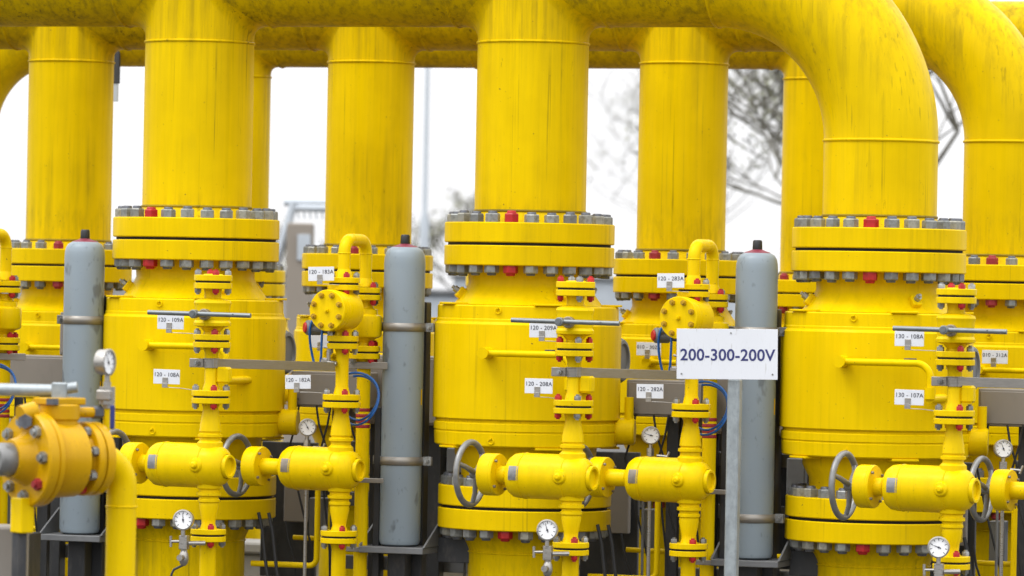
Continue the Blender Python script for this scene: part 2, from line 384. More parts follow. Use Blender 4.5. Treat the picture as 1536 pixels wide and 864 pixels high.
# ------------------------------------------------------------------ header pipes
def header(label, y, r, zb, xs, x_left, x_right, elbow_left, elbow_right, zgap, s, nb, reds, redc, mat_r):
    """a horizontal pipe with risers dropping to bolted flanges; zb is the underside of the run"""
    zc = zb + r
    t = thing('header_pipe', label, 'pipe', (0, y, 0))
    R = 3*r                                  # long-radius bends
    xa = x_left; xb = x_right
    if elbow_left is not None: xa = elbow_left + R
    if elbow_right is not None: xb = elbow_right - R
    rot = frame((0, 0, zc), (1, 0, 0))
    b = MB(); b.lathe([(r, xa), (r, xb)], rot, 96)
    for x in xs:
        if x in (elbow_left, elbow_right): continue
        for e in (-1, 1):
            xx = x + e*1.42*r
            if xa < xx < xb: b.torus(r-.001, .010, rot @ Matrix.Translation((0, 0, xx)), 80, 8)
    b.build('header_run', M['header'], t)
    for x, red in zip(xs, reds):
        ztop = 2.985*s + (zgap - 2.976*s)    # underside of this flange
        F0 = ztop; F1 = ztop + .128*s; zn = F1 + .075*s
        if x in (elbow_left, elbow_right):
            e = 1 if x == elbow_right else -1
            pts = arc((x-e*R, 0, zc-R), (0, 0, 1), (e, 0, 0), R, 0, pi/2, 40)
            eb = MB(); eb.tube(pts, r, 96, cap=False); eb.torus(r, .010, Matrix.Translation((x, 0, zc-R)), 80, 8)
            eb.torus(r, .010, rot @ Matrix.Translation((0, 0, x-e*R)), 80, 8)
            eb.build('elbow', M['bend'], t); zt = zc-R
        else:
            n = 128; k = .30*r; rows = 12; vs = []; fs = []
            zt = zb - .30*r
            for i in range(n):
                ph = 2*pi*i/n; c2 = math.cos(ph)**2
                zj = zc - r*abs(math.cos(ph)); rho = r + k*c2
                zh = zc - math.sqrt(max(0, r*r - (rho*math.sin(ph))**2))
                p0 = Vector((r, 0, zj - k*c2)); p1 = Vector((r, 0, zj)); p2 = Vector((rho+.002, 0, zh))
                sec = [Vector((r, 0, zt))] + [p0*(1-u)**2 + p1*2*u*(1-u) + p2*u*u for u in [q/rows for q in range(rows+1)]]
                vs += [(p.x*math.cos(ph), p.x*math.sin(ph), p.z) for p in sec]
            q = rows+2
            for i in range(n):
                j = (i+1) % n
                fs += [(i*q+a, j*q+a, j*q+a+1, i*q+a+1) for a in range(q-1)]
            tb = MB().add(vs, fs, Matrix.Translation((x, 0, 0))); tb.torus(r, .009, Matrix.Translation((x, 0, zt)), 80, 8)
            tb.build('tee', M['teep'], t, ang=60)
        p = MB(); mx = Matrix.Translation((x, 0, 0))
        p.lathe([(r, zt), (r, zn)], mx, 96)
        MB().torus(r-.001, .009, mx @ Matrix.Translation((0, 0, zn)), 80, 8).build('weld_bead', M['grime'], t)
        p.lathe([(r, zn), (r*1.005, zn-.01), (r*1.09, F1+.01*s), (r*1.11, F1-.01)], mx, 96)
        p.build('riser', mat_r, t)
        fl = flange_ring(0, .128*s, .5425*s).build('flange', M['flange'], t); fl.location = (x, 0, F0)
        ring_nuts(fl, .487*s, .129*s, nb, red, False, redc, s)
    return t
header('front yellow header pipe with three risers bending down at the right', 0, .3555, 4.368, [-L, 0, L], -6.5, 0, None, L, 2.976, 1.0, 24, [-33, -14, -10.5], 'red', M['pipe'])
header('middle yellow header pipe behind the front one, its elbow at the right edge', 2.6, .305, 4.355, [-4.32, -2.03, .26, 2.55], -8, 0, None, 2.55, 2.80, .85, 20, [-4, -12, -27, -20], 'redold', M['pipe'])
header('rear yellow header pipe running lowest in the gaps between risers', 5.2, .252, 4.36, [-6.34, -4.05, -1.76, .545, 2.83], 0, 9, -6.34, None, 2.70, .72, 20, [0, -40, 10, -42, 0], 'redold', M['pipe'])

# ------------------------------------------------------------------ small bypass lines
def hexnut(mat, R, h, tip=0.0):
    b = MB(); b.lathe([(0, 0), (R, 0), (R, h*.85), (R*.88, h), (0, h)], n=6)
    if tip: b.cyl(R*.55, h*.9, h+tip, n=10)
    return b.mesh('flange_bolt', mat)
SB = {c: hexnut(M[c], .021, .026, .009) for c in ('bolt', 'red')}
def small_flanges(t, zg, r, th, reds, n=4, ph=14, x=0, y=0, gap=.012, mat=None, br=None):
    """two ring flanges with a dark joint; nuts on both sides are parts of their flange"""
    mat = mat or M['small']; br = br or r*.79
    for e, nm in ((1, 'upper_flange'), (-1, 'lower_flange')):
        z0 = e*gap/2; z1 = e*(gap/2+th)
        f = MB().lathe([(.02, z0), (r-.003, z0), (r, z0+e*.003), (r, z1-e*.003), (r-.003, z1), (.02, z1)], n=44).build(nm, mat, t)
        f.location = (x, y, zg)
        for k in range(n):
            d = toward(ph+360*k/n)
            m = Matrix.Translation((d.x*br, d.y*br, z1)) @ (Matrix.Identity(4) if e > 0 else Matrix.Rotation(pi, 4, 'X')) @ Matrix.Rotation(RNG.uniform(0, 1), 4, 'Z')
            link('flange_bolt', SB['red' if k in reds else 'bolt'], f, m)
    g_ = MB().lathe([(.02, -gap/2-.001), (r*.9, -gap/2-.001), (r*.9, gap/2+.001), (.02, gap/2+.001)], n=32).build('gasket', M['gap'], t)
    g_.location = (x, y, zg)
def ball_valve(t, z, r, hub, rot=-9):
    """the lying valve with gearbox and handwheel; its axis runs along x, turned rot degrees"""
    ax = Matrix.Translation((0, 0, z)) @ Matrix.Rotation(math.radians(rot), 4, 'Z') @ Matrix.Rotation(pi/2, 4, 'Y')   # local z runs along the valve
    b = MB(); b.lathe([(0, -.405), (r*.55, -.405), (r*.82, -.392), (r*.96, -.365), (r, -.33), (r, -.325), (r, -.02), (r*.995, .01), (r*.93, .062), (r*.80, .098), (r*.62, .118), (.075, .122)], ax, 56)
    for zz in (-.30, -.015): b.torus(r, .004, ax @ Matrix.Translation((0, 0, zz)), 56, 6)
    bo = b.build('valve_body', M['small'], t)
    b = MB(); b.lathe([(.072, .110), (.072, .142), (.070, .146), (.056, .146), (.054, .140), (.052, .126), (0, .124)], ax, 36); b.build('end_cap', M['small'], bo)
    fm = Matrix.Translation((0, 0, z)) @ Matrix.Rotation(math.radians(rot), 4, 'Z') @ frame((0, 0, 0), (0, -1, .05))
    b = MB(); b.lathe([(.048, r-.03), (.046, r-.004), (.036, r+.010), (.022, r+.014), (.020, r+.026), (.012, r+.034), (0, r+.035)], fm @ Matrix.Translation((0, .02, 0)), 20); b.build('grease_fitting', M['small'], bo)
    pm = Matrix.Translation((0, 0, z)) @ Matrix.Rotation(math.radians(rot), 4, 'Z') @ Matrix.Rotation(math.radians(-8), 4, 'X')
    vs = []; nn = 6
    for i in range(nn+1):
        a = -.31+.62*i/nn
        for xx in (-.355, -.293): vs.append((xx, -(r+.0025)*math.cos(a), (r+.0025)*math.sin(a)))
    b = MB().add(vs, [(2*i, 2*i+1, 2*i+3, 2*i+2) for i in range(nn)], pm); b.build('nameplate', M['brass'] if t['label'].startswith('yellow') else M['plate'], bo)
    gl = hub + .055
    b = MB(); b.lathe([(.052, -.41), (.055, gl+.10), (.055, gl+.09)], ax, 28); b.torus(.053, .006, ax @ Matrix.Translation((0, 0, -.425)), 28, 6)
    b.build('stem_tube', M['small'], t)
    b = MB(); b.lathe([(0, gl), (.10, gl), (.122, gl+.008), (.126, gl+.02), (.126, gl+.085), (.124, gl+.088), (.124, gl+.094), (.126, gl+.098), (.122, gl+.106), (.05, gl+.108)], ax, 48)
    gb = b.build('gearbox', M['small'], t)
    for a in (.6, 2.2, 3.8, 5.4):
        b = MB(); b.cyl(.008, gl+.103, gl+.120, ax @ Matrix.Translation((.105*math.cos(a), .105*math.sin(a), 0)), 8); b.build('cap_screw', M['brass'], gb)
    wm = ax @ Matrix.Translation((0, 0, hub))
    b = MB(); b.torus(.186, .0185, wm @ Matrix.Translation((0, 0, -.035)), 56, 12); wh = b.build('handwheel', M['wheel'], t)
    b = MB(); b.cyl(.030, -.03, .06, wm, 18, .004)
    for a in (.15, .15+2*pi/3, .15+4*pi/3):
        d = Vector((math.cos(a), math.sin(a), 0)); b.tube([wm @ (d*.02), wm @ (d*.12 + Vector((0, 0, -.012))), wm @ (d*.186 + Vector((0, 0, -.035)))], [.018, .015, .0135], 10)
    b.build('spokes', M['wheel'], wh)

def line_one(label, loc, redset):
    t = thing('bypass_line', label, 'pipe assembly', loc, 0, 'small bypass lines in front of the big valves')
    p = .041
    small_flanges(t, 2.702, .116, .036, redset[0])
    b = MB(); b.lathe([(.06, 2.744), (.055, 2.750), (0, 2.751)], n=24); b.build('blank_face', M['small'], t)
    b = MB(); b.lathe([(.055, 2.66), (.05, 2.635), (.052, 2.605), (.075, 2.600), (.108, 2.590), (.114, 2.575), (.110, 2.56), (.106, 2.545), (.108, 2.49), (.104, 2.47), (.114, 2.455), (.112, 2.437), (.07, 2.425), (.05, 2.40), (.055, 2.38)], n=44)
    vb = b.build('plug_valve_body', M['small'], t)
    b = MB(); b.cyl(.034, .08, .15, frame((0, 0, 2.505), (0, -1, 0)), 20, .004); b.cyl(.017, .15, .30, frame((0, 0, 2.505), (0, -1, 0)), 14); b.build('stem', M['brass'], vb)
    b = MB(); b.tube([(-.30, -.29, 2.512), (.36, -.29, 2.505)], .0145, 14); b.cyl(.026, .265, .325, frame((.0, 0, 2.508), (0, -1, 0)), 16, .004); b.cyl(.013, .32, .332, frame((.0, 0, 2.508), (0, -1, 0)), 12)
    hb = b.build('bar_handle', M['bar'], t)
    MB().cyl(.0065, .0, .0138, frame((.25, -.29, 2.508), (0, -1, 0)), 10).build('bar_hole', M['black'], hb)
    small_flanges(t, 2.345, .114, .034, redset[1])
    b = MB(); b.lathe([(.055, 2.31), (.046, 2.285), (p, 2.27), (p, 2.09), (.048, 2.07), (.055, 2.04)], n=28); b.build('spool_pipe', M['small'], t)
    b = MB(); b.box((.075, .02, 2.14), (.075, .09, .10), ch=.012); b.build('side_boss', M['small'], t)
    # clamp with the long stainless strap that reaches the neighbouring line
    b = MB(); b.torus(p+.006, .004, Matrix.Translation((0, 0, 2.237)), 28, 6); b.lathe([(p+.004, 2.184), (p+.008, 2.184), (p+.008, 2.238), (p+.004, 2.238)], n=28)
    b.box((-.085, -.03, 2.211), (.09, .012, .054)); b.build('clamp', M['strap'], t)
    b = MB(); b.cyl(.016, 0, .03, frame((-.075, -.036, 2.211), (0, -1, 0)), 6); b.cyl(.009, .03, .045, frame((-.075, -.036, 2.211), (0, -1, 0)), 10); b.build('clamp_bolt', M['bolt'], t)
    small_flanges(t, 2.007, .118, .034, redset[2])
    b = MB(); b.lathe([(.056, 1.966), (.046, 1.94), (.048, 1.92), (.062, 1.84), (.066, 1.80), (.059, 1.795), (.059, 1.787), (.074, 1.782), (.074, 1.766), (.061, 1.76), (.062, 1.745), (.078, 1.73), (.082, 1.66)], n=36); b.build('upper_reducer', M['small'], t)
    ball_valve(t, 1.59, .135, -.64)
    b = MB(); b.lathe([(.08, 1.52), (.075, 1.455), (.062, 1.448), (.062, 1.434), (.075, 1.430), (.075, 1.412), (.058, 1.405), (.058, 1.395), (.066, 1.388), (.066, 1.374), (.058, 1.366), (.060, 1.345), (.044, 1.27), (.042, 1.24), (.056, 1.20)], n=36); b.build('lower_reducer', M['small'], t)
    small_flanges(t, 1.171, .108, .032, redset[3])
    b = MB(); b.lathe([(.06, 1.14), (.052, 1.11), (.05, 1.09), (.05, -.2)], n=28); b.build('inlet_pipe', M['small'], t)
    return t
X1 = [-1.33, .965, 3.255]; Y1 = -2.1
R1 = [({0, 2}, {0}, {0}, {0}), ({1, 3}, {1, 3}, {1, 3}, {0}), ({0, 2}, {0}, {0, 2}, {0})]
for x, lab, rs in zip(X1, ('small yellow pipe line with bar-handled valve between tags 120-109A and 120-108A',
                           'small yellow pipe line with bar-handled valve beside tags 120-209A and 120-208A',
                           'small yellow pipe line with bar-handled valve beside tags 130-108A and 130-107A'), R1):
    line_one(lab, (x, Y1, 0), rs)

def line_two(label, loc, redset):
    t = thing('regulator_line', label, 'pipe assembly', loc, 0, 'small pipe lines with an inverted U bend')
    bx, by = .03, .32                         # the second leg stands behind
    # inverted U
    h = Vector((bx, by, 0)); hl = h.length; u = h.normalized()
    top = 2.985 - .085
    pts = [(0, 0, 2.70), (0, 0, top)] + arc((u*.085)+Vector((0, 0, top)), -u, (0, 0, 1), .085, .12, pi/2, 8) + arc(h - u*.085 + Vector((0, 0, top)), (0, 0, 1), u, .085, 0, pi/2, 8) + [(bx, by, 2.66)]
    b = MB(); b.tube(pts, .039, 24); b.torus(.039, .004, Matrix.Translation((0, 0, top)), 24, 6); b.torus(.039, .004, Matrix.Translation((bx, by, top)), 24, 6)
    b.lathe([(.056, 2.745), (.05, 2.77), (.039, 2.80)], n=24); b.lathe([(.056, 2.69), (.05, 2.715), (.039, 2.745)], Matrix.Translation((bx, by, 0)), 24)
    b.build('inverted_u_pipe', M['small'], t)
    small_flanges(t, 2.706, .102, .034, redset[0])
    small_flanges(t, 2.645, .102, .034, {0}, x=bx, y=by, ph=40)
    b = MB(); b.lathe([(.056, 2.67), (.06, 2.64), (.085, 2.60), (.09, 2.54), (.085, 2.47), (.06, 2.43), (.05, 2.40), (.056, 2.375)], n=32); b.build('regulator_neck', M['small'], t)
    # round bolted cover facing the photographer's left
    nrm = toward(-30); cz = 2.537
    fm = frame((nrm.x*.09, nrm.y*.09, cz), nrm)
    b = MB(); b.lathe([(0, -.16), (.09, -.16), (.122, -.14), (.126, -.085), (.126, .02), (.120, .026), (.120, .034), (.131, .038), (.131, .058), (.128, .062), (.131, .066), (.131, .098), (.127, .104), (0, .104)], fm, 56)
    cv = b.build('bolted_cover', M['small'], t)
    for k in range(8):
        a = 2*pi*(k+.5)/8; m = fm @ Matrix.Translation((.101*math.cos(a), .101*math.sin(a), .104))
        b = MB(); b.cyl(.018, 0, .016, m, 6); b.cyl(.010, .015, .030, m, 10); b.build('cover_bolt', M['ochre'], cv)
    b = MB(); b.cyl(.016, .10, .118, fm, 6); b.cyl(.009, .118, .128, fm, 10); b.build('cover_screw', M['small'], cv)
    small_flanges(t, 2.337, .100, .036, redset[1])
    b = MB(); b.lathe([(.052, 2.30), (.044, 2.28), (.0415, 2.26), (.0415, 2.06), (.046, 2.04), (.056, 2.0)], n=28); b.build('spool_pipe', M['small'], t)
    small_flanges(t, 1.967, .120, .036, redset[2])
    b = MB(); b.lathe([(.056, 1.925), (.046, 1.90), (.048, 1.88), (.064, 1.79), (.068, 1.75), (.061, 1.745), (.061, 1.737), (.076, 1.732), (.076, 1.716), (.063, 1.71), (.064, 1.69), (.08, 1.675), (.084, 1.60)], n=36); b.build('upper_reducer', M['small'], t)
    ball_valve(t, 1.535, .138, -.72)
    b = MB(); b.lathe([(.082, 1.46), (.077, 1.398), (.064, 1.391), (.064, 1.376), (.077, 1.372), (.077, 1.354), (.060, 1.347), (.060, 1.335), (.068, 1.328), (.068, 1.314), (.060, 1.306), (.062, 1.28), (.046, 1.20), (.044, 1.18), (.056, 1.145)], n=36); b.build('lower_reducer', M['small'], t)
    small_flanges(t, 1.110, .118, .034, redset[3])
    b = MB(); b.lathe([(.06, 1.08), (.05, 1.05), (.046, 1.03), (.046, -.2)], n=28); b.build('inlet_pipe', M['small'], t)
    # the rear leg: fat regulator body, flanges and pipe to the ground
    mx = Matrix.Translation((bx, by, 0))
    b = MB(); b.lathe([(.056, 2.60), (.05, 2.575), (.056, 2.555), (.080, 2.545), (.082, 2.515), (.106, 2.505), (.110, 2.490), (.110, 2.385), (.104, 2.372), (.07, 2.36), (.05, 2.335), (.056, 2.31)], mx, 40); b.build('rear_regulator_body', M['small'], t)
    small_flanges(t, 2.272, .102, .036, {0, 1}, x=bx, y=by, ph=35)
    b = MB(); b.lathe([(.056, 2.23), (.046, 2.21), (.044, 2.19), (.044, -.2)], mx, 28); rp = b.build('rear_pipe', M['small'], t)
    for z in (1.895, 1.858, 1.822, 1.79):
        b = MB(); b.lathe([(.0445, z), (.0455, z+.002), (.0455, z+.020), (.0445, z+.022)], mx, 24); b.build('red_band', M['redold'], rp)
    b = MB(); b.box((bx+.05, by-.06, 2.19), (.26, .012, .045)); b.build('pipe_clip', M['strap'], t)
    b = MB(); b.box((bx+.06, by-.065, 1.46), (.22, .01, .03)); b.build('pipe_clip', M['strap'], t)
    b = MB(); b.box((bx+.05, by-.075, 1.02), (.24, .01, .03)); b.build('pipe_clip', M['strap'], t)
    # transmitter with red cover, tucked behind the round cover
    tr = MB(); tm = frame((-.205, -.03, 2.425), toward(-70)); tr.cyl(.047, -.07, .035, tm, 28, .01); tr.tube([(-.20, -.06, 2.42), (-.03, .0, 2.40)], .02, 10)
    tr = tr.build('transmitter', M['mid'], t)
    b = MB(); b.cyl(.034, .03, .046, tm, 24, .006); b.build('red_cover', M['red'], tr)
    # vent cock on the clamp
    b = MB(); b.tube([(-.11, -.05, 2.215), (-.02, -.05, 2.20)], .016, 10); b.tube([(-.075, -.05, 2.20), (-.075, -.05, 2.29)], .013, 10); b.tube([(-.105, -.05, 2.305), (-.045, -.05, 2.298)], .007, 8)
    b.cyl(.022, -.02, .02, frame((-.1, -.05, 2.215), (1, 0, 0)), 6); b.build('vent_cock', M['stain'], t)
    return t
X2 = [-3.50, -1.0, 1.29, 3.84]; Y2 = -.7
R2 = [({0, 1}, {0}, {0}, {0}), ({0}, {0}, {0}, {0}), ({0}, {0}, {0}, {0}), ({0}, {0}, {1}, {0})]
for x, lab, rs in zip(X2, ('small yellow pipe line with red bolts cut by the left edge of the picture',
                           'yellow line with inverted U bend and round bolted cover beside tag 120-183A',
                           'yellow line with inverted U bend and round bolted cover behind the 200-300-200V sign',
                           'small yellow valve line cut by the right edge beyond the handwheel'), R2):
    line_two(lab, (x, Y2, 0), rs)

# stainless straps tying each front line to the one behind
for x1, x2, lab in ((X1[0], X2[1], 'long stainless strap bar between the lines near tag 120-182A'), (X1[1], X2[2], 'long stainless strap bar running behind the left end of the white sign'), (X1[2], X2[3], 'long stainless strap bar running off the right edge')):
    a = Vector((x1+.03, Y1-.045, 2.211)); e = Vector((x2-.03, Y2-.055, 2.183)); d = e-a; m = frame((a+e)/2, d, (0, 0, 1))
    b = MB(); b.box((0, 0, 0), (.056, .010, d.length), m, .002); o = b.build('strap_bar', M['strap']); tag(o, lab, 'bar', 'strap bars between the small lines')

# ------------------------------------------------------------------ tags
def tag_plate(text, label, loc, wire, rz=0.0, w=.172, h=.088, tilt=0.0, group='tag plates on wire stalks', ink=.030):
    t = thing('tag_plate', label, 'tag', loc, rz, group)
    t.rotation_euler = (0, tilt, rz)
    b = MB(); b.box((0, 0, 0), (w, .003, h), ch=.001); b.build('plate', M['white'], t)
    if text:
        o = link('lettering', text_mesh(text, .0345, M['ink'], font_space=1.06), t, Matrix.Translation((0, -.0024, .012)) @ Matrix.Rotation(pi/2, 4, 'X'))
    b = MB(); b.box((-.008, -.004, -.035), (.034, .006, .062), ch=.001); b.box((-.008, -.008, -.052), (.034, .004, .028), ch=.001); b.build('clip', M['stain'], t)
    if wire:
        b = MB(); b.tube([(-.008, .0, -.064), (wire[0]*.5, .01, -.066), wire], .0022, 6); b.build('wire', M['stain'], t)
    return t
tag_plate('120 - 109A', 'white tag reading 120-109A under a steel bar handle', (-1.581, -2.15, 2.455), (.15, .03, -.068), tilt=.0)
tag_plate('120 - 108A', 'white tag reading 120-108A left of a small flange', (-1.600, -2.15, 2.123), (.16, .03, -.075), tilt=.01)
tag_plate('120 - 209A', 'white tag reading 120-209A under a steel bar handle', (.786, -2.15, 2.456), (.12, .03, -.07), tilt=-.01)
tag_plate('120 - 208A', 'white tag reading 120-208A left of a small flange', (.764, -2.15, 2.125), (.12, .03, -.075), tilt=.0)
tag_plate('130 - 108A', 'white tag reading 130-108A under a steel bar handle', (2.995, -2.15, 2.453), (.17, .03, -.068), tilt=.0)
tag_plate('130 - 107A', 'white tag reading 130-107A below a curved drain pipe', (3.001, -2.15, 2.115), (.17, .03, -.075), tilt=.012)
tag_plate('120 - 183A', 'white tag reading 120-183A beside an inverted U pipe', (-1.098, -.85, 2.766), (.1, .05, -.07), tilt=-.03)
tag_plate('120 - 182A', 'white tag reading 120-182A in front of a taupe cabinet', (-1.277, -.75, 2.081), (.18, .05, -.075), tilt=-.03)
tag_plate('120 - 283A', 'white tag reading 120-283A beside an inverted U pipe', (1.187, -.85, 2.764), (.1, .05, -.07), tilt=-.02)
tag_plate('120 - 282A', 'white tag reading 120-282A in front of a taupe cabinet', (1.039, -.75, 2.080), (.18, .05, -.075), tilt=-.01)
for tx, lab, x, dz in (('010 - 301A', 'pale tag half hidden behind the transmitter near tag 120-183A', -2.126, 0), ('010 - 302A', 'pale tag reading 010-302A on a middle-row valve', .235, 0), ('010 - 312A', 'pale tag reading 010-312A near the right edge', 2.617, 0)):
    tag_plate(tx if lab.startswith('pale tag reading') else '', lab, (x, 1.95, 2.306), None, group='pale tags of the middle row')

# ------------------------------------------------------------------ the big sign
t = thing('sign', 'white sign reading 200-300-200V on a galvanised post', 'sign', (2.03, -2.4, 0))
b = MB(); b.box((-.0, .0, .55), (.072, .072, 3.3), ch=.008); b.build('post', M['galv'], t)
sm = Matrix.Translation((-.035, -.055, 2.343)) @ Matrix.Rotation(math.radians(6), 4, 'Z') @ Matrix.Rotation(math.radians(-.8), 4, 'Y')
b = MB(); b.box((0, 0, 0), (.588, .006, .290), sm, .001); pl = b.build('panel', M['signw'], t)
link('lettering', text_mesh('200-300-200V', .0935, M['navy'], font_space=1.03, bold=.0016), pl, sm @ Matrix.Translation((.002, -.0036, -.008)) @ Matrix.Rotation(pi/2, 4, 'X'))
for xx, zz in ((-.265, -.115), (.265, -.115), (.022, .122)):
    b = MB(); b.cyl(.005, 0, .003, sm @ frame((xx, -.003, zz), (0, -1, 0)), 12); b.build('rivet', M['bolt'], pl)

# ------------------------------------------------------------------ gas bottles with brackets
def gas_bottle(label, x, y, z0, z1):
    t = thing('gas_bottle', label, 'gas bottle', (x, y, z0), 0, 'grey gas bottles')
    h = z1 - z0; r = .131; hs = h - .085
    b = MB(); b.lathe([(0, 0), (r-.03, 0), (r-.008, .012), (r, .035), (r, hs-.10), (r*.985, hs-.065), (r*.94, hs-.035), (r*.84, hs-.012), (r*.66, hs+.002), (r*.64, hs+.004)], n=56); b.build('cylinder', M['bottle'], t)
    b = MB(); b.lathe([(r*.66, hs+.001), (r*.60, hs+.008), (r*.40, hs+.016), (.03, hs+.026)], n=40); b.build('shoulder', M['maroon'], t)
    vs = []
    for i in range(4):
        for zz in (.90, 1.0): vs.append(toward(64+3*i)*(r+.0012)+Vector((0, 0, zz)))
    MB().add(vs, [(2*i, 2*i+2, 2*i+3, 2*i+1) for i in range(3)]).build('sticker', M['small'], t)
    b = MB(); b.lathe([(.028, hs+.012), (.032, hs+.022), (.030, hs+.075), (.027, hs+.080), (.024, hs+.084), (0, hs+.085)], n=10); b.build('valve_cap', M['black'], t)
    return t
def bottle_stand(label, x, y, z0, straps):
    """steel post behind the bottle with a shelf, gussets and two straps"""
    t = thing('bottle_stand', label, 'bracket', (x, y, 0), 0, 'steel stands of the gas bottles')
    b = MB(); b.box((0, .20, 1.30), (.20, .10, 2.6), ch=.006); b.build('post', M['dark'], t)
    b = MB(); b.box((0, 0, z0-.022), (.43, .34, .040), ch=.004); sh = b.build('shelf', M['mid'], t)
    b = MB(); b.box((.33, .13, z0-.022), (.24, .014, .16)); b.build('side_plate', M['dark'], t)
    for e in (-1, 1):
        b = MB(); b.prism([(-.16, 0), (.16, 0), (.16, .16)], e*.215-.006, e*.215+.006, Matrix.Translation((0, 0, z0)) @ Matrix.Rotation(pi/2, 4, 'Z')); b.build('gusset', M['mid'], t)
    b = MB(); b.box((-.02, .06, .45), (.12, .12, 1.1), ch=.005); b.build('leg', M['dark'], t)
    for z in straps:
        r = .134
        pts = [Vector((-.20, .03, z)), Vector((-r-.008, .02, z))] + [Vector((r*math.sin(a), -r*math.cos(a), z)) for a in [(-pi/2)+pi*i/20 for i in range(21)]] + [Vector((r+.008, .02, z)), Vector((.20, .03, z))]
        vs = []; 
        for p in pts: vs += [p+Vector((0, 0, -.027)), p+Vector((0, 0, .027))]
        off = []
        b = MB().add(vs, [(2*i, 2*i+2, 2*i+3, 2*i+1) for i in range(len(pts)-1)])
        o = b.build('strap', M['strap'], t); md = o.modifiers.new('thick', 'SOLIDIFY'); md.thickness = .004; md.offset = 0
        for e in (-1, 1):
            b = MB(); b.box((e*.168, .024, z), (.055, .012, .058)); b.cyl(.016, 0, .022, frame((e*.168, .02, z), (0, -1, 0)), 6); b.cyl(.009, .02, .034, frame((e*.168, .02, z), (0, -1, 0)), 10); b.build('strap_bolt', M['bolt'], o)
    return t
for x, la, lb in ((-2.945, 'grey gas bottle behind the foreground gauge at the far left', 'steel stand of the gas bottle at the far left'),
                  (-.735, 'grey gas bottle between the first and second front valves', 'steel stand under the gas bottle in the middle'),
                  (1.585, 'grey gas bottle behind the 200-300-200V sign', 'steel stand under the gas bottle behind the sign')):
    gas_bottle(la, x, -.3, 1.045, 3.028); bottle_stand(lb, x, -.3, 1.045, (2.438, 1.587) if x < 1 else (2.46, 1.30))

# ------------------------------------------------------------------ gauges
def dial_parts(t, m, r):
    """face looks along local +z of m"""
    b = MB(); b.lathe([(0, -.045), (r*.96, -.045), (r, -.038), (r, 0), (r*1.06, .002), (r*1.06, .012), (r*.93, .014), (r*.91, .006)], m, 40); cs = b.build('case', M['stain'], t)
    b = MB(); b.cyl(r*.92, .0, .004, m, 36); b.build('dial', M['dial'], t)
    for k in range(9):
        a = math.radians(225 - 270*k/8); mm = m @ Matrix.Rotation(a, 4, 'Z')
        b = MB(); b.box((r*.74, 0, .005), (r*.22, r*.05, .0012), mm, 0); b.build('tick', M['ink'], t)
    return cs
def needle(t, m, r, deg):
    mm = m @ Matrix.Rotation(math.radians(deg), 4, 'Z')
    b = MB(); b.add([(-r*.25, -r*.055, .0075), (r*.72, -.0008, .0075), (r*.72, .0008, .0075), (-r*.25, r*.055, .0075)], [(0, 1, 2, 3)], mm); b.cyl(r*.10, .006, .0085, mm, 12); b.build('needle', M['ink'], t)
def gauge_one(label, loc, deg):
    t = thing('pressure_gauge', label, 'gauge', loc, 0, 'pressure gauges on the front lines')
    m = frame((0, 0, 0), toward(-12)+Vector((0, 0, .04)), (0, 0, 1)); m = m @ Matrix.Rotation(0, 4, 'Z')
    # make local x horizontal-right so needle angles read as on a clock
    zv = (toward(-12)+Vector((0, 0, .04))).normalized(); xv = Vector((0, 0, 1)).cross(zv).normalized(); yv = zv.cross(xv)
    m = Matrix((xv, yv, zv)).transposed().to_4x4()
    dial_parts(t, m, .059); needle(t, m, .059, deg)
    b = MB(); b.cyl(.013, -.095, -.055, I4, 12); b.box((0, 0.02, -.135), (.050, .05, .085), ch=.004); b.build('manifold', M['stain'], t)
    b = MB(); b.cyl(.02, -.20, -.175, Matrix.Translation((0, .02, 0)), 6); b.lathe([(.014, -.18), (.026, -.205), (.03, -.235), (.024, -.262), (.012, -.275)], Matrix.Translation((0, .02, 0)), 14); b.cyl(.019, -.01, .03, frame((.0, -.02, -.225), (0, -1, 0)), 10); b.build('needle_valve', M['stain'], t)
    b = MB(); b.tube([(-.025, .02, -.13), (-.085, .02, -.132)], .008, 8); b.tube([(-.085, .02, -.165), (-.087, .02, -.10)], .0085, 8); b.build('t_handle', M['stain'], t)
    b = MB(); b.tube([(0, .02, -.27), (-.03, .02, -.285), (-.062, .02, -.30), (-.078, .02, -.33), (-.08, .02, -.55)], .0075, 8); b.build('impulse_tube', M['dark'], t)
    b = MB(); b.tube([(.02, .03, -.14), (.10, .10, -.14)], .014, 10); b.build('side_nipple', M['stain'], t)
    return t
gauge_one('round white pressure gauge below the leftmost front line, needle pointing straight up', (-1.393, -2.35, 1.271), 95)
gauge_one('round white pressure gauge below the middle front line, needle just left of upright', (.898, -2.35, 1.289), 108)
gauge_one('round white pressure gauge below the rightmost front line, needle pointing left', (3.236, -2.35, 1.270), 160)
def gauge_two(label, loc, deg):
    t = thing('pressure_gauge', label, 'gauge', loc, 0, 'pressure gauges of the lines behind')
    zv = (toward(8)+Vector((0, 0, .02))).normalized(); xv = Vector((0, 0, 1)).cross(zv).normalized(); yv = zv.cross(xv)
    m = Matrix((xv, yv, zv)).transposed().to_4x4()
    dial_parts(t, m, .054); needle(t, m, .054, deg)
    b = MB(); b.cyl(.012, -.085, -.05, I4, 12); b.cyl(.024, -.13, -.08, I4, 6); b.cyl(.012, -1.79, -.13, I4, 10); b.build('stem', M['stain'], t)
    b = MB(); b.tube([(.05, -.02, -.125), (.12, -.02, -.13)], .008, 8); b.tube([(.11, -.02, -.15), (.13, -.02, -.10)], .008, 8); b.build('cock_handle', M['stain'], t)
    return t
gauge_two('small pressure gauge under tag 120-182A behind a lying valve', (-1.413, -.2, 1.778), 118)
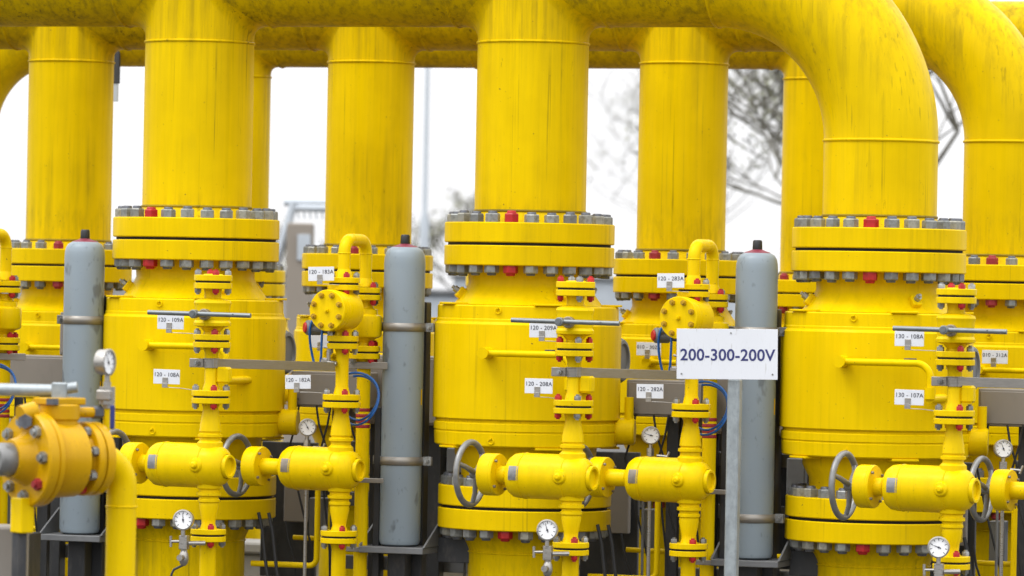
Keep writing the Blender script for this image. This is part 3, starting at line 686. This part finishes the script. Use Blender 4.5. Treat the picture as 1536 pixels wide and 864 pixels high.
gauge_two('small pressure gauge under tag 120-282A behind a lying valve', (.888, -.2, 1.791), 165)
gauge_two('small pressure gauge near the right edge under a taupe cabinet', (3.142, -.2, 1.772), 112)

# ------------------------------------------------------------------ cabinets, beams, posts and cables behind the lines
def cabinet(label, x0, x1, y0, y1, z0, z1, mat='taupe', group='taupe cabinets behind the small lines'):
    t = thing('cabinet', label, 'cabinet', ((x0+x1)/2, (y0+y1)/2, z0), 0, group); h = z1-z0
    b = MB(); b.box((0, 0, h/2), (x1-x0, y1-y0, h), ch=.006); b.build('housing', M[mat], t)
    b = MB(); b.box((0, -(y1-y0)/2-.006, h/2), (x1-x0-.03, .012, h-.03), ch=.004); b.build('cover', M[mat], t)
    if z0 < 2.19:
        MB().box((0, (y1-y0)/2-.03, -z0/2), (.08, .05, z0), ch=.004).build('support_post', M['dark'], t)
    for xx in (-1, 1):
        b = MB(); b.cyl(.011, 0, .02, frame((xx*((x1-x0)/2-.05), -(y1-y0)/2-.01, h*.22), (0, -1, 0)), 10); b.build('screw', M['stud'], t)
    return t
names = ('far left behind the foreground lever', 'right of the leftmost front valve', 'right of the middle front valve', 'at the right edge')
for k, xs in enumerate((-2*L, -L, 0, L)):
    if k:
        cabinet('taupe junction box hanging %s' % names[k], xs+.605, xs+1.12, .2, .45, 1.897, 2.13)
        cabinet('larger taupe box behind the gas bottle stand %s' % names[k], xs+.86, xs+1.62, .5, .8, 1.79, 2.24)
    else:
        cabinet('taupe junction box at the far left behind the foreground lever', xs+.82, xs+1.30, .2, .45, 1.955, 2.19)
        cabinet('upright taupe panel touching the far left gas bottle', xs+1.135, xs+1.26, .46, .50, 2.191, 2.48)
    # grey frame: two uprights and two rails under the cabinets
    fr = thing('steel_frame', 'dark steel frame %s' % ('at the far left below the junction box' if not k else 'under the junction box '+names[k]), 'frame', (xs, 0, 0), 0, 'dark steel frames between the valves')
    for xx, wd in ((1.02, .08), (1.42, .12), (1.80, .11)):
        b = MB(); b.box((xx, .75, .95), (wd, .10, 1.9), ch=.005); b.build('upright', M['dark'], fr)
    for zz in (.86, 1.28, 1.62):
        b = MB(); b.box((1.30, .83, zz), (1.16, .06, .09), ch=.004); b.build('rail', M['mid'], fr)
    MB().box((1.46, 1.0, 1.40), (.98, .03, .98), ch=.004).build('back_panel', M['dark'], fr)
    MB().box((.12, 1.5, 1.16), (.40, .04, .92), ch=.004).build('back_panel', M['dark'], fr)
    MB().box((.20, 1.42, 1.25), (.16, .06, .34), ch=.006).build('relay_box', M['taupe'], fr)
    MB().box((.66, .62, 1.16), (.10, .10, .26), ch=.006).build('terminal_box', M['mid'], fr)
    MB().box((1.66, .50, 1.52), (.12, .08, .26), ch=.006).build('terminal_box', M['mid'], fr)
    b = MB(); b.box((1.72, .40, 1.36), (.06, .03, .02)); b.build('clip', M['teal'], fr)
    # black conduit running down beside the rear leg
    b = MB(); b.box((X2[k]+.125, Y2+.36, .95), (.045, .05, 1.95), ch=.004)
    o = b.build('conduit', M['black']); tag(o, 'black cable conduit beside the rear yellow pipe %s' % ('at the far left' if not k else names[k]), 'conduit', 'black conduits')
    # small yellow drain tubing
    b = MB(); yb = -.05
    b.tube([(xs+.90, yb, 1.40), (xs+.90, yb, .93)] + arc((xs+.85, yb, .93), (1, 0, 0), (0, 0, -1), .05, .2, pi/2, 6) + [(xs+.45, yb, .88)], .019, 12)
    o = b.build('drain_tube', M['small']); tag(o, 'thin yellow tube bending left near the ground %s' % names[k], 'tube', 'thin yellow drain tubes')
    b = MB(); b.tube([(xs+.55, .45, 1.03), (xs+1.75, .45, 1.02)], .017, 10); o = b.build('drain_tube', M['small']); tag(o, 'thin level yellow tube low behind the lines %s' % names[k], 'tube', 'thin level yellow tubes')
    for xx, nm in ((.76, 'left'), (1.86, 'right')):
        b = MB(); b.tube([(xs+xx, .1, 1.5), (xs+xx, .1, 0)], .009, 8); o = b.build('earthing_rod', M['mid']); tag(o, '%s thin grey rod low behind the lines %s' % (nm, names[k]), 'rod', 'thin grey rods')
    # blue signal cable
    r_ = random.Random(k+3); X = X2[k]; b = MB()
    def loop(cx, cz, rx, rz, a0, a1, yo):
        return [Vector((X+cx+rx*math.cos(a), Y2+yo+.03*math.sin(2*a), cz+rz*math.sin(a))) for a in [a0+(a1-a0)*i/24 for i in range(25)]]
    o = thing('signal_cable', 'blue cable looping round the small yellow line %s' % ('at the far left' if not k else names[k]), 'cable', group='blue cables')
    for pts_, rr_ in ((loop(.05, 1.98, .155, .165, 1.9, -1.9, .12), .0075), (loop(.055, 1.985, .135, .14, 1.8, -2.1, .15), .0075), (loop(-.155, 2.33, .045, .16, .6, 4.4, -.05), .008),
                      ([(X-.12, Y2-.05, 2.44), (X-.115, Y2-.07, 2.36), (X-.125, Y2-.05, 2.24), (X-.14, Y2-.03, 2.18)], .008)):
        MB().tube(pts_, rr_, 8).build('strand', M['blue'], o)
    # black cables below the cabinet
    for q, (xx, sg) in enumerate(((.68, -1), (.80, 1), (.90, -1), (1.02, 1), (.60, 1))):
        b = MB(); p0 = Vector((xs+xx, .16, 1.91 if q < 4 else 1.15)); 
        b.tube([p0, p0+Vector((.02*sg, 0, -.12)), p0+Vector((.07*sg, .02, -.28)), p0+Vector((.03*sg+.02, .03, -.55)), p0+Vector((.10, .03, -.95)), Vector((p0.x+.12, p0.y+.05, -.02))], .0075, 8)
        o = b.build('black_cable', M['black']); tag(o, ('leftmost thin', 'second thin', 'third thin', 'rightmost thin', 'lowest thin')[q]+' black cable hanging below the junction box %s' % names[k], 'cable', 'black cables hanging %s' % names[k])
    # chain of thick black hoses near the lower flange
    for q in range(2):
        b = MB(); p0 = Vector((xs+.55+.07*q, -.2, 1.22))
        b.tube([p0, p0+Vector((.03, 0, -.12)), p0+Vector((.06, 0, -.35)), p0+Vector((.14, 0, -.75)), p0+Vector((.16, 0, -1.22))], .012, 8)
        o = b.build('black_hose', M['black']); tag(o, ('left', 'right')[q]+' of two black hoses dropping from the lower flange %s' % names[k], 'hose', 'black hoses %s' % names[k])
    cb = thing('concrete_kerb', 'pale concrete block low between the valves %s' % names[k], 'block', (xs+1.1, 4.0, 0), 0, 'pale concrete blocks')
    b = MB(); b.box((0, 0, .36), (1.6, .4, .70), ch=.02); b.build('plinth', M['conc'], cb)
    b = MB(); b.box((-.1, -.02, .75), (1.7, .5, .08), ch=.015); b.build('coping', M['conc'], cb)

# ------------------------------------------------------------------ foreground valve on its own standpipe (left, out of focus)
FP = CAM + CF*23.0 + CR*(-1.890)
ax = (CF*math.cos(math.radians(52)) + CR*math.sin(math.radians(52)))      # from the front cover to the elbow
zc = 1.830
t = thing('foreground_valve', 'blurred orange-yellow flanged valve with steel lever in the near left corner', 'valve', (FP.x, FP.y, 0))
er = .145; S0 = Vector((0, 0, zc)) - ax*er
b = MB(); b.tube([Vector((0, 0, -.2)), Vector((0, 0, zc-er))] + arc(S0+Vector((0, 0, -er)), ax, (0, 0, 1), er, .08, pi/2, 12), .074, 40)
b.torus(.074, .005, Matrix.Translation((0, 0, zc-er-.09)), 40, 8); b.build('standpipe', M['small'], t)
vm = frame(S0, -ax)                               # local z runs toward the photographer's left
b = MB(); b.lathe([(.06, 0), (.165, .0), (.177, .006), (.180, .012), (.180, .046), (.177, .05), (.05, .05)], vm, 56); f2 = b.build('rear_flange', M['warm'], t)
b = MB(); b.lathe([(.05, .058), (.177, .058), (.180, .062), (.180, .094), (.175, .098), (.14, .10), (.13, .112), (.13, .135), (.165, .14), (.184, .15), (.190, .31), (.186, .318), (.05, .318)], vm, 56); b.build('body', M['warm'], t)
for k in range(8):
    a = 2*pi*(k+.35)/8; m = vm @ Matrix.Translation((.152*math.cos(a), .152*math.sin(a), .098))
    b = MB(); b.cyl(.024, 0, .03, m, 6); b.cyl(.013, .03, .042, m, 10); b.build('flange_bolt', M['red' if k == 4 else 'bolt'], f2)
b = MB(); b.lathe([(.05, .324), (.222, .324), (.228, .33), (.228, .352), (.222, .356), (.222, .362), (.232, .366), (.232, .408), (.225, .416), (.13, .416), (.115, .43), (.098, .49), (.094, .50), (0, .50)], vm, 64); fc = b.build('front_cover', M['warm'], t)
for k in range(8):
    a = 2*pi*(k+.1)/8; m = vm @ Matrix.Translation((.178*math.cos(a), .178*math.sin(a), .414))
    b = MB(); b.cyl(.030, 0, .026, m, 6); b.cyl(.017, .02, .04, m, 12); b.build('cover_bolt', M['redold' if k == 5 else 'bolt'], fc)
b = MB(); b.lathe([(.078, .495), (.080, .50), (.080, .575), (.072, .59), (0, .59)], vm, 28); b.build('end_plug', M['wheel'], t)
# bonnet, side fittings, lever
bz = zc + .205; tc = S0 - ax*.225
hm = Matrix.Translation((tc.x, tc.y, 0)) @ Matrix.Rotation(math.atan2(ax.y, ax.x), 4, 'Z')
b = MB(); b.lathe([(.09, zc+.15), (.09, bz-.02), (.10, bz-.01), (.10, bz+.055), (.09, bz+.062)], Matrix.Translation((tc.x, tc.y, 0)), 32); b.box((0, 0, bz+.075), (.22, .14, .035), hm, .006); b.build('bonnet', M['warm'], t)
b = MB(); b.tube([hm @ Vector((-.22, -.02, bz-.03)), hm @ Vector((-.02, -.02, bz+.01))], .03, 14); b.tube([hm @ Vector((.10, 0, bz+.02)), hm @ Vector((.20, 0, bz+.02))], .026, 14); b.tube([hm @ Vector((-.24, -.03, bz+.01)), hm @ Vector((-.16, -.03, bz+.03))], .045, 14); sf = b.build('side_fittings', M['warm'], t)
for m_, r_, h_ in ((frame(hm @ Vector((.19, 0, bz+.02)), ax), .032, .05), (frame(hm @ Vector((-.08, -.06, bz+.06)), (0, 0, 1)), .034, .03), (frame(hm @ Vector((-.235, -.07, bz-.02)), -CF), .036, .03)):
    MB().cyl(r_, 0, h_, m_, 6).build('plug_nut', M['stud'], sf)
lv = hm @ Vector((.0, 0, bz+.075))
b = MB(); b.box((0, 0, .03), (.075, .06, .12), Matrix.Translation(lv) @ Matrix.Rotation(TH, 4, 'Z'), .006); b.tube([lv+Vector((0, 0, .05)), lv+Vector((0, 0, .05))-CR*.75+CF*.1], .030, 16); b.tube([lv+Vector((0, 0, .055)), lv+Vector((0, 0, .07))+CR*.085], .026, 12); b.build('lever', M['galv'], t)
b = MB(); b.box((-.20, 0, zc-.27), (.075, .10, .17), hm, .006); b.build('support_foot', M['small'], t)
MB().box((-.20, .02, (zc-.355)/2), (.05, .06, zc-.355), hm, .004).build('support_leg', M['dark'], t)
b = MB(); b.lathe([(.04, 0), (.04, .05), (.02, .06)], frame(S0-ax*.38+Vector((-.0, -.0, zc-zc-.25)), -ax), 16); b.build('drain_plug', M['warm'], t)
# lower-left foreground box
t2 = thing('cabinet', 'blurred grey box in the bottom left corner below the foreground valve', 'cabinet', (FP.x-.66*CR.x, FP.y-.66*CR.y, 0), TH)
b = MB(); b.box((-.034, 0, .74), (.46, .3, 1.5), ch=.01); b.build('housing', M['taupe'], t2)
b = MB(); b.box((-.20, -.17, 1.30), (.26, .05, .07), ch=.015); b.build('handle', M['pale'], t2)
t3 = thing('cabinet', 'dark low cabinet at the far left under the leftmost gas bottle', 'cabinet', (-3.08, -1.3, 0))
MB().box((0, 0, .55), (.52, .2, 1.1), ch=.008).build('housing', M['dark'], t3)
MB().box((.0, -.105, .6), (.44, .012, .9), ch=.004).build('cover', M['dark'], t3)
# gauge on the foreground valve
gp = Vector((FP.x, FP.y, 0)) - CR*.075 - CF*.08
tg = thing('pressure_gauge', 'steel pressure gauge seen edge-on above the foreground valve', 'gauge', (gp.x, gp.y, 2.30))
zv = (toward(66)).normalized(); xv = Vector((0, 0, 1)).cross(zv).normalized(); yv = zv.cross(xv); gm = Matrix((xv, yv, zv)).transposed().to_4x4()
dial_parts(tg, gm, .062); needle(tg, gm, .062, 120)
b = MB(); b.cyl(.013, -.11, -.055, I4, 12); b.cyl(.020, -.12, -.095, I4, 6); b.cyl(.042, -.205, -.12, I4, 8); b.cyl(.025, -.225, -.20, I4, 6); b.box((0, -.02, -.16), (.075, .06, .05), ch=.006); b.build('cock', M['stain'], tg)
b = MB(); b.box((.052, -.05, -.265), (.022, .018, .12), ch=.006); b.build('blue_lever', M['lever'], tg)
b = MB(); b.cyl(.017, -.50, -.215, I4, 14); b.build('gauge_pipe', M['small'], tg)

# ------------------------------------------------------------------ bits hung on the rear header
t = thing('hanger_plate', 'dark plate with pale lower strip hanging beside the leftmost middle riser', 'bracket', (-4.98, 5.0, 4.08))
b = MB(); b.box((0, 0, .265), (.05, .03, .25), ch=.003); b.build('upper_plate', M['dark'], t)
b = MB(); b.box((-.012, 0, .07), (.055, .02, .138), ch=.003); b.build('lower_plate', M['pale'], t)

# ------------------------------------------------------------------ background: gantry, lamp mast, low buildings, trees
def at(px, d): return CAM + CF*d + CR*((px-768)/7050*d)
p = at(446, 62); t = thing('gantry_building', 'blurred brown building with pale steel gantry beyond the valves', 'building', (p.x, p.y, 0), TH)
b = MB(); b.box((.03, 0, 1.75), (.34, .6, 3.5), ch=.02); b.build('wall', M['brick'], t)
b = MB(); b.box((.09, -.32, 3.18), (.17, .03, .34)); b.build('window', M['pale'], t)
b = MB(); b.tube([(-.30, 0, 2.9), (-.06, 0, 3.78)], .055, 8); b.tube([(-.22, .5, 3.78), (.55, .5, 3.78)], .05, 8); b.tube([(-.08, 0, 3.70), (.55, 0, 3.70)], .05, 8); b.build('gantry_beam', M['pale'], t)
for k in range(8):
    b = MB(); b.tube([(-.02+.08*k, 0, 3.70), (.0+.08*k, 0, 3.56)], .014, 6); b.build('hanger', M['pale'], t)
p = at(635, 95); t = thing('lamp_mast', 'thin pale lamp mast far behind, left of the middle riser', 'mast', (p.x, p.y, 0))
b = MB(); b.lathe([(.11, 0), (.10, 4.0), (.055, 4.2), (.04, 12)], n=16); b.build('pole', M['pale'], t)
b = MB(); b.box((0, 0, 12.05), (.9, .3, .12), ch=.02); b.build('lamp_head', M['pale'], t)
for px, d, wd, h, mat, lab in ((905, 110, 7.0, 2.9, 'pale', 'pale low shed far behind the middle front valve'), (660, 85, 2.2, 2.55, 'pale', 'grey low shed far behind the middle gas bottle'), (250, 120, 9, 2.6, 'conc', 'pale wall far behind the leftmost front valve'), (1300, 120, 12, 2.8, 'conc', 'pale wall far behind the rightmost front valve')):
    p = at(px, d); t = thing('shed', lab, 'building', (p.x, p.y, 0), TH)
    b = MB(); b.box((0, 0, h/2), (wd, 2.5, h), ch=.03); b.build('wall', M[mat], t)
    b = MB(); b.box((0, 0, h+.05), (wd+.2, 2.7, .1), ch=.02); b.build('roof', M['mid'], t)

def tree(label, px, d, height, spread, seed, leaves, depth=6, r0=.16, fall=.58, ls=.035, rmin=.008):
    rg = random.Random(seed); p = at(px, d)
    t = thing('tree', label, 'tree', (p.x, p.y, 0), 0, 'bare blurred trees behind the pipes')
    tb, wb, ends = MB(), MB(), []
    def grow(p0, d0, ln, r, lev):
        pts = [p0]; d_ = d0.copy(); n = 4
        for i in range(n):
            d_ = (d_ + Vector((rg.uniform(-1, 1), rg.uniform(-1, 1), rg.uniform(-.5, .7)))*.16).normalized(); pts.append(pts[-1] + d_*ln/n)
        (tb if lev < 2 else wb).tube(pts, [max(rmin, r*(1-.45*i/n)) for i in range(n+1)], 7 if lev < 2 else 4, cap=False)
        if lev >= depth: ends.extend(pts[1:]); return
        if lev >= depth-2: ends.extend(pts[2:])
        k = rg.choice((2, 3, 3))
        for i in range(k):
            az = rg.uniform(0, 2*pi); tilt = rg.uniform(.35, .95)
            side = Vector((math.cos(az), math.sin(az), 0)); nd = (d_*math.cos(tilt) + side*math.sin(tilt)*spread + Vector((0, 0, .08))).normalized()
            q = pts[-1] if i < 2 else pts[rg.choice((2, 3))]
            grow(q, nd, ln*rg.uniform(.66, .88), r*fall, lev+1)
    grow(Vector((0, 0, -.1)), Vector((0, 0, 1)), height*.27, r0, 0)
    tb.build('trunk', M['bark'], t); c = wb.build('crown', M['bark'], t)
    vs, fs = [], []
    for _ in range(leaves):
        e = rg.choice(ends) + Vector((rg.gauss(0, .12), rg.gauss(0, .12), rg.gauss(0, .12))); s = rg.uniform(.6, 1.4)*ls
        a = Vector((rg.uniform(-1, 1), rg.uniform(-1, 1), rg.uniform(-1, 1))).normalized(); bq = a.orthogonal().normalized(); o = len(vs)
        vs += [e-a*s, e+bq*s*.6, e+a*s, e-bq*s*.6]; fs.append((o, o+1, o+2, o+3))
    lv_ = MB().add(vs, fs).build('buds', M['leaf'], c, smooth=False); lv_['kind'] = 'stuff'
tree('bare budding tree spreading behind the rightmost front riser', 1300, 72, 9.5, 1.2, 12, 3000, 7, .15, .62, .036, .012)
tree('bare tree far behind just left of the middle front riser', 695, 130, 6.4, .8, 5, 1500, 6, .10, .62, .05, .016)
tree('bare tree far behind above the gantry building', 455, 170, 7.0, .7, 9, 1600, 5, .10, .62, .06, .02)
tree('low bare tree behind the right side of the gantry building', 486, 140, 4.6, .8, 31, 1500, 5, .10, .62, .06, .018)
tree('faint bare tree behind the gap right of the middle front riser', 1000, 150, 13.0, 1.0, 22, 1500, 6, .07)
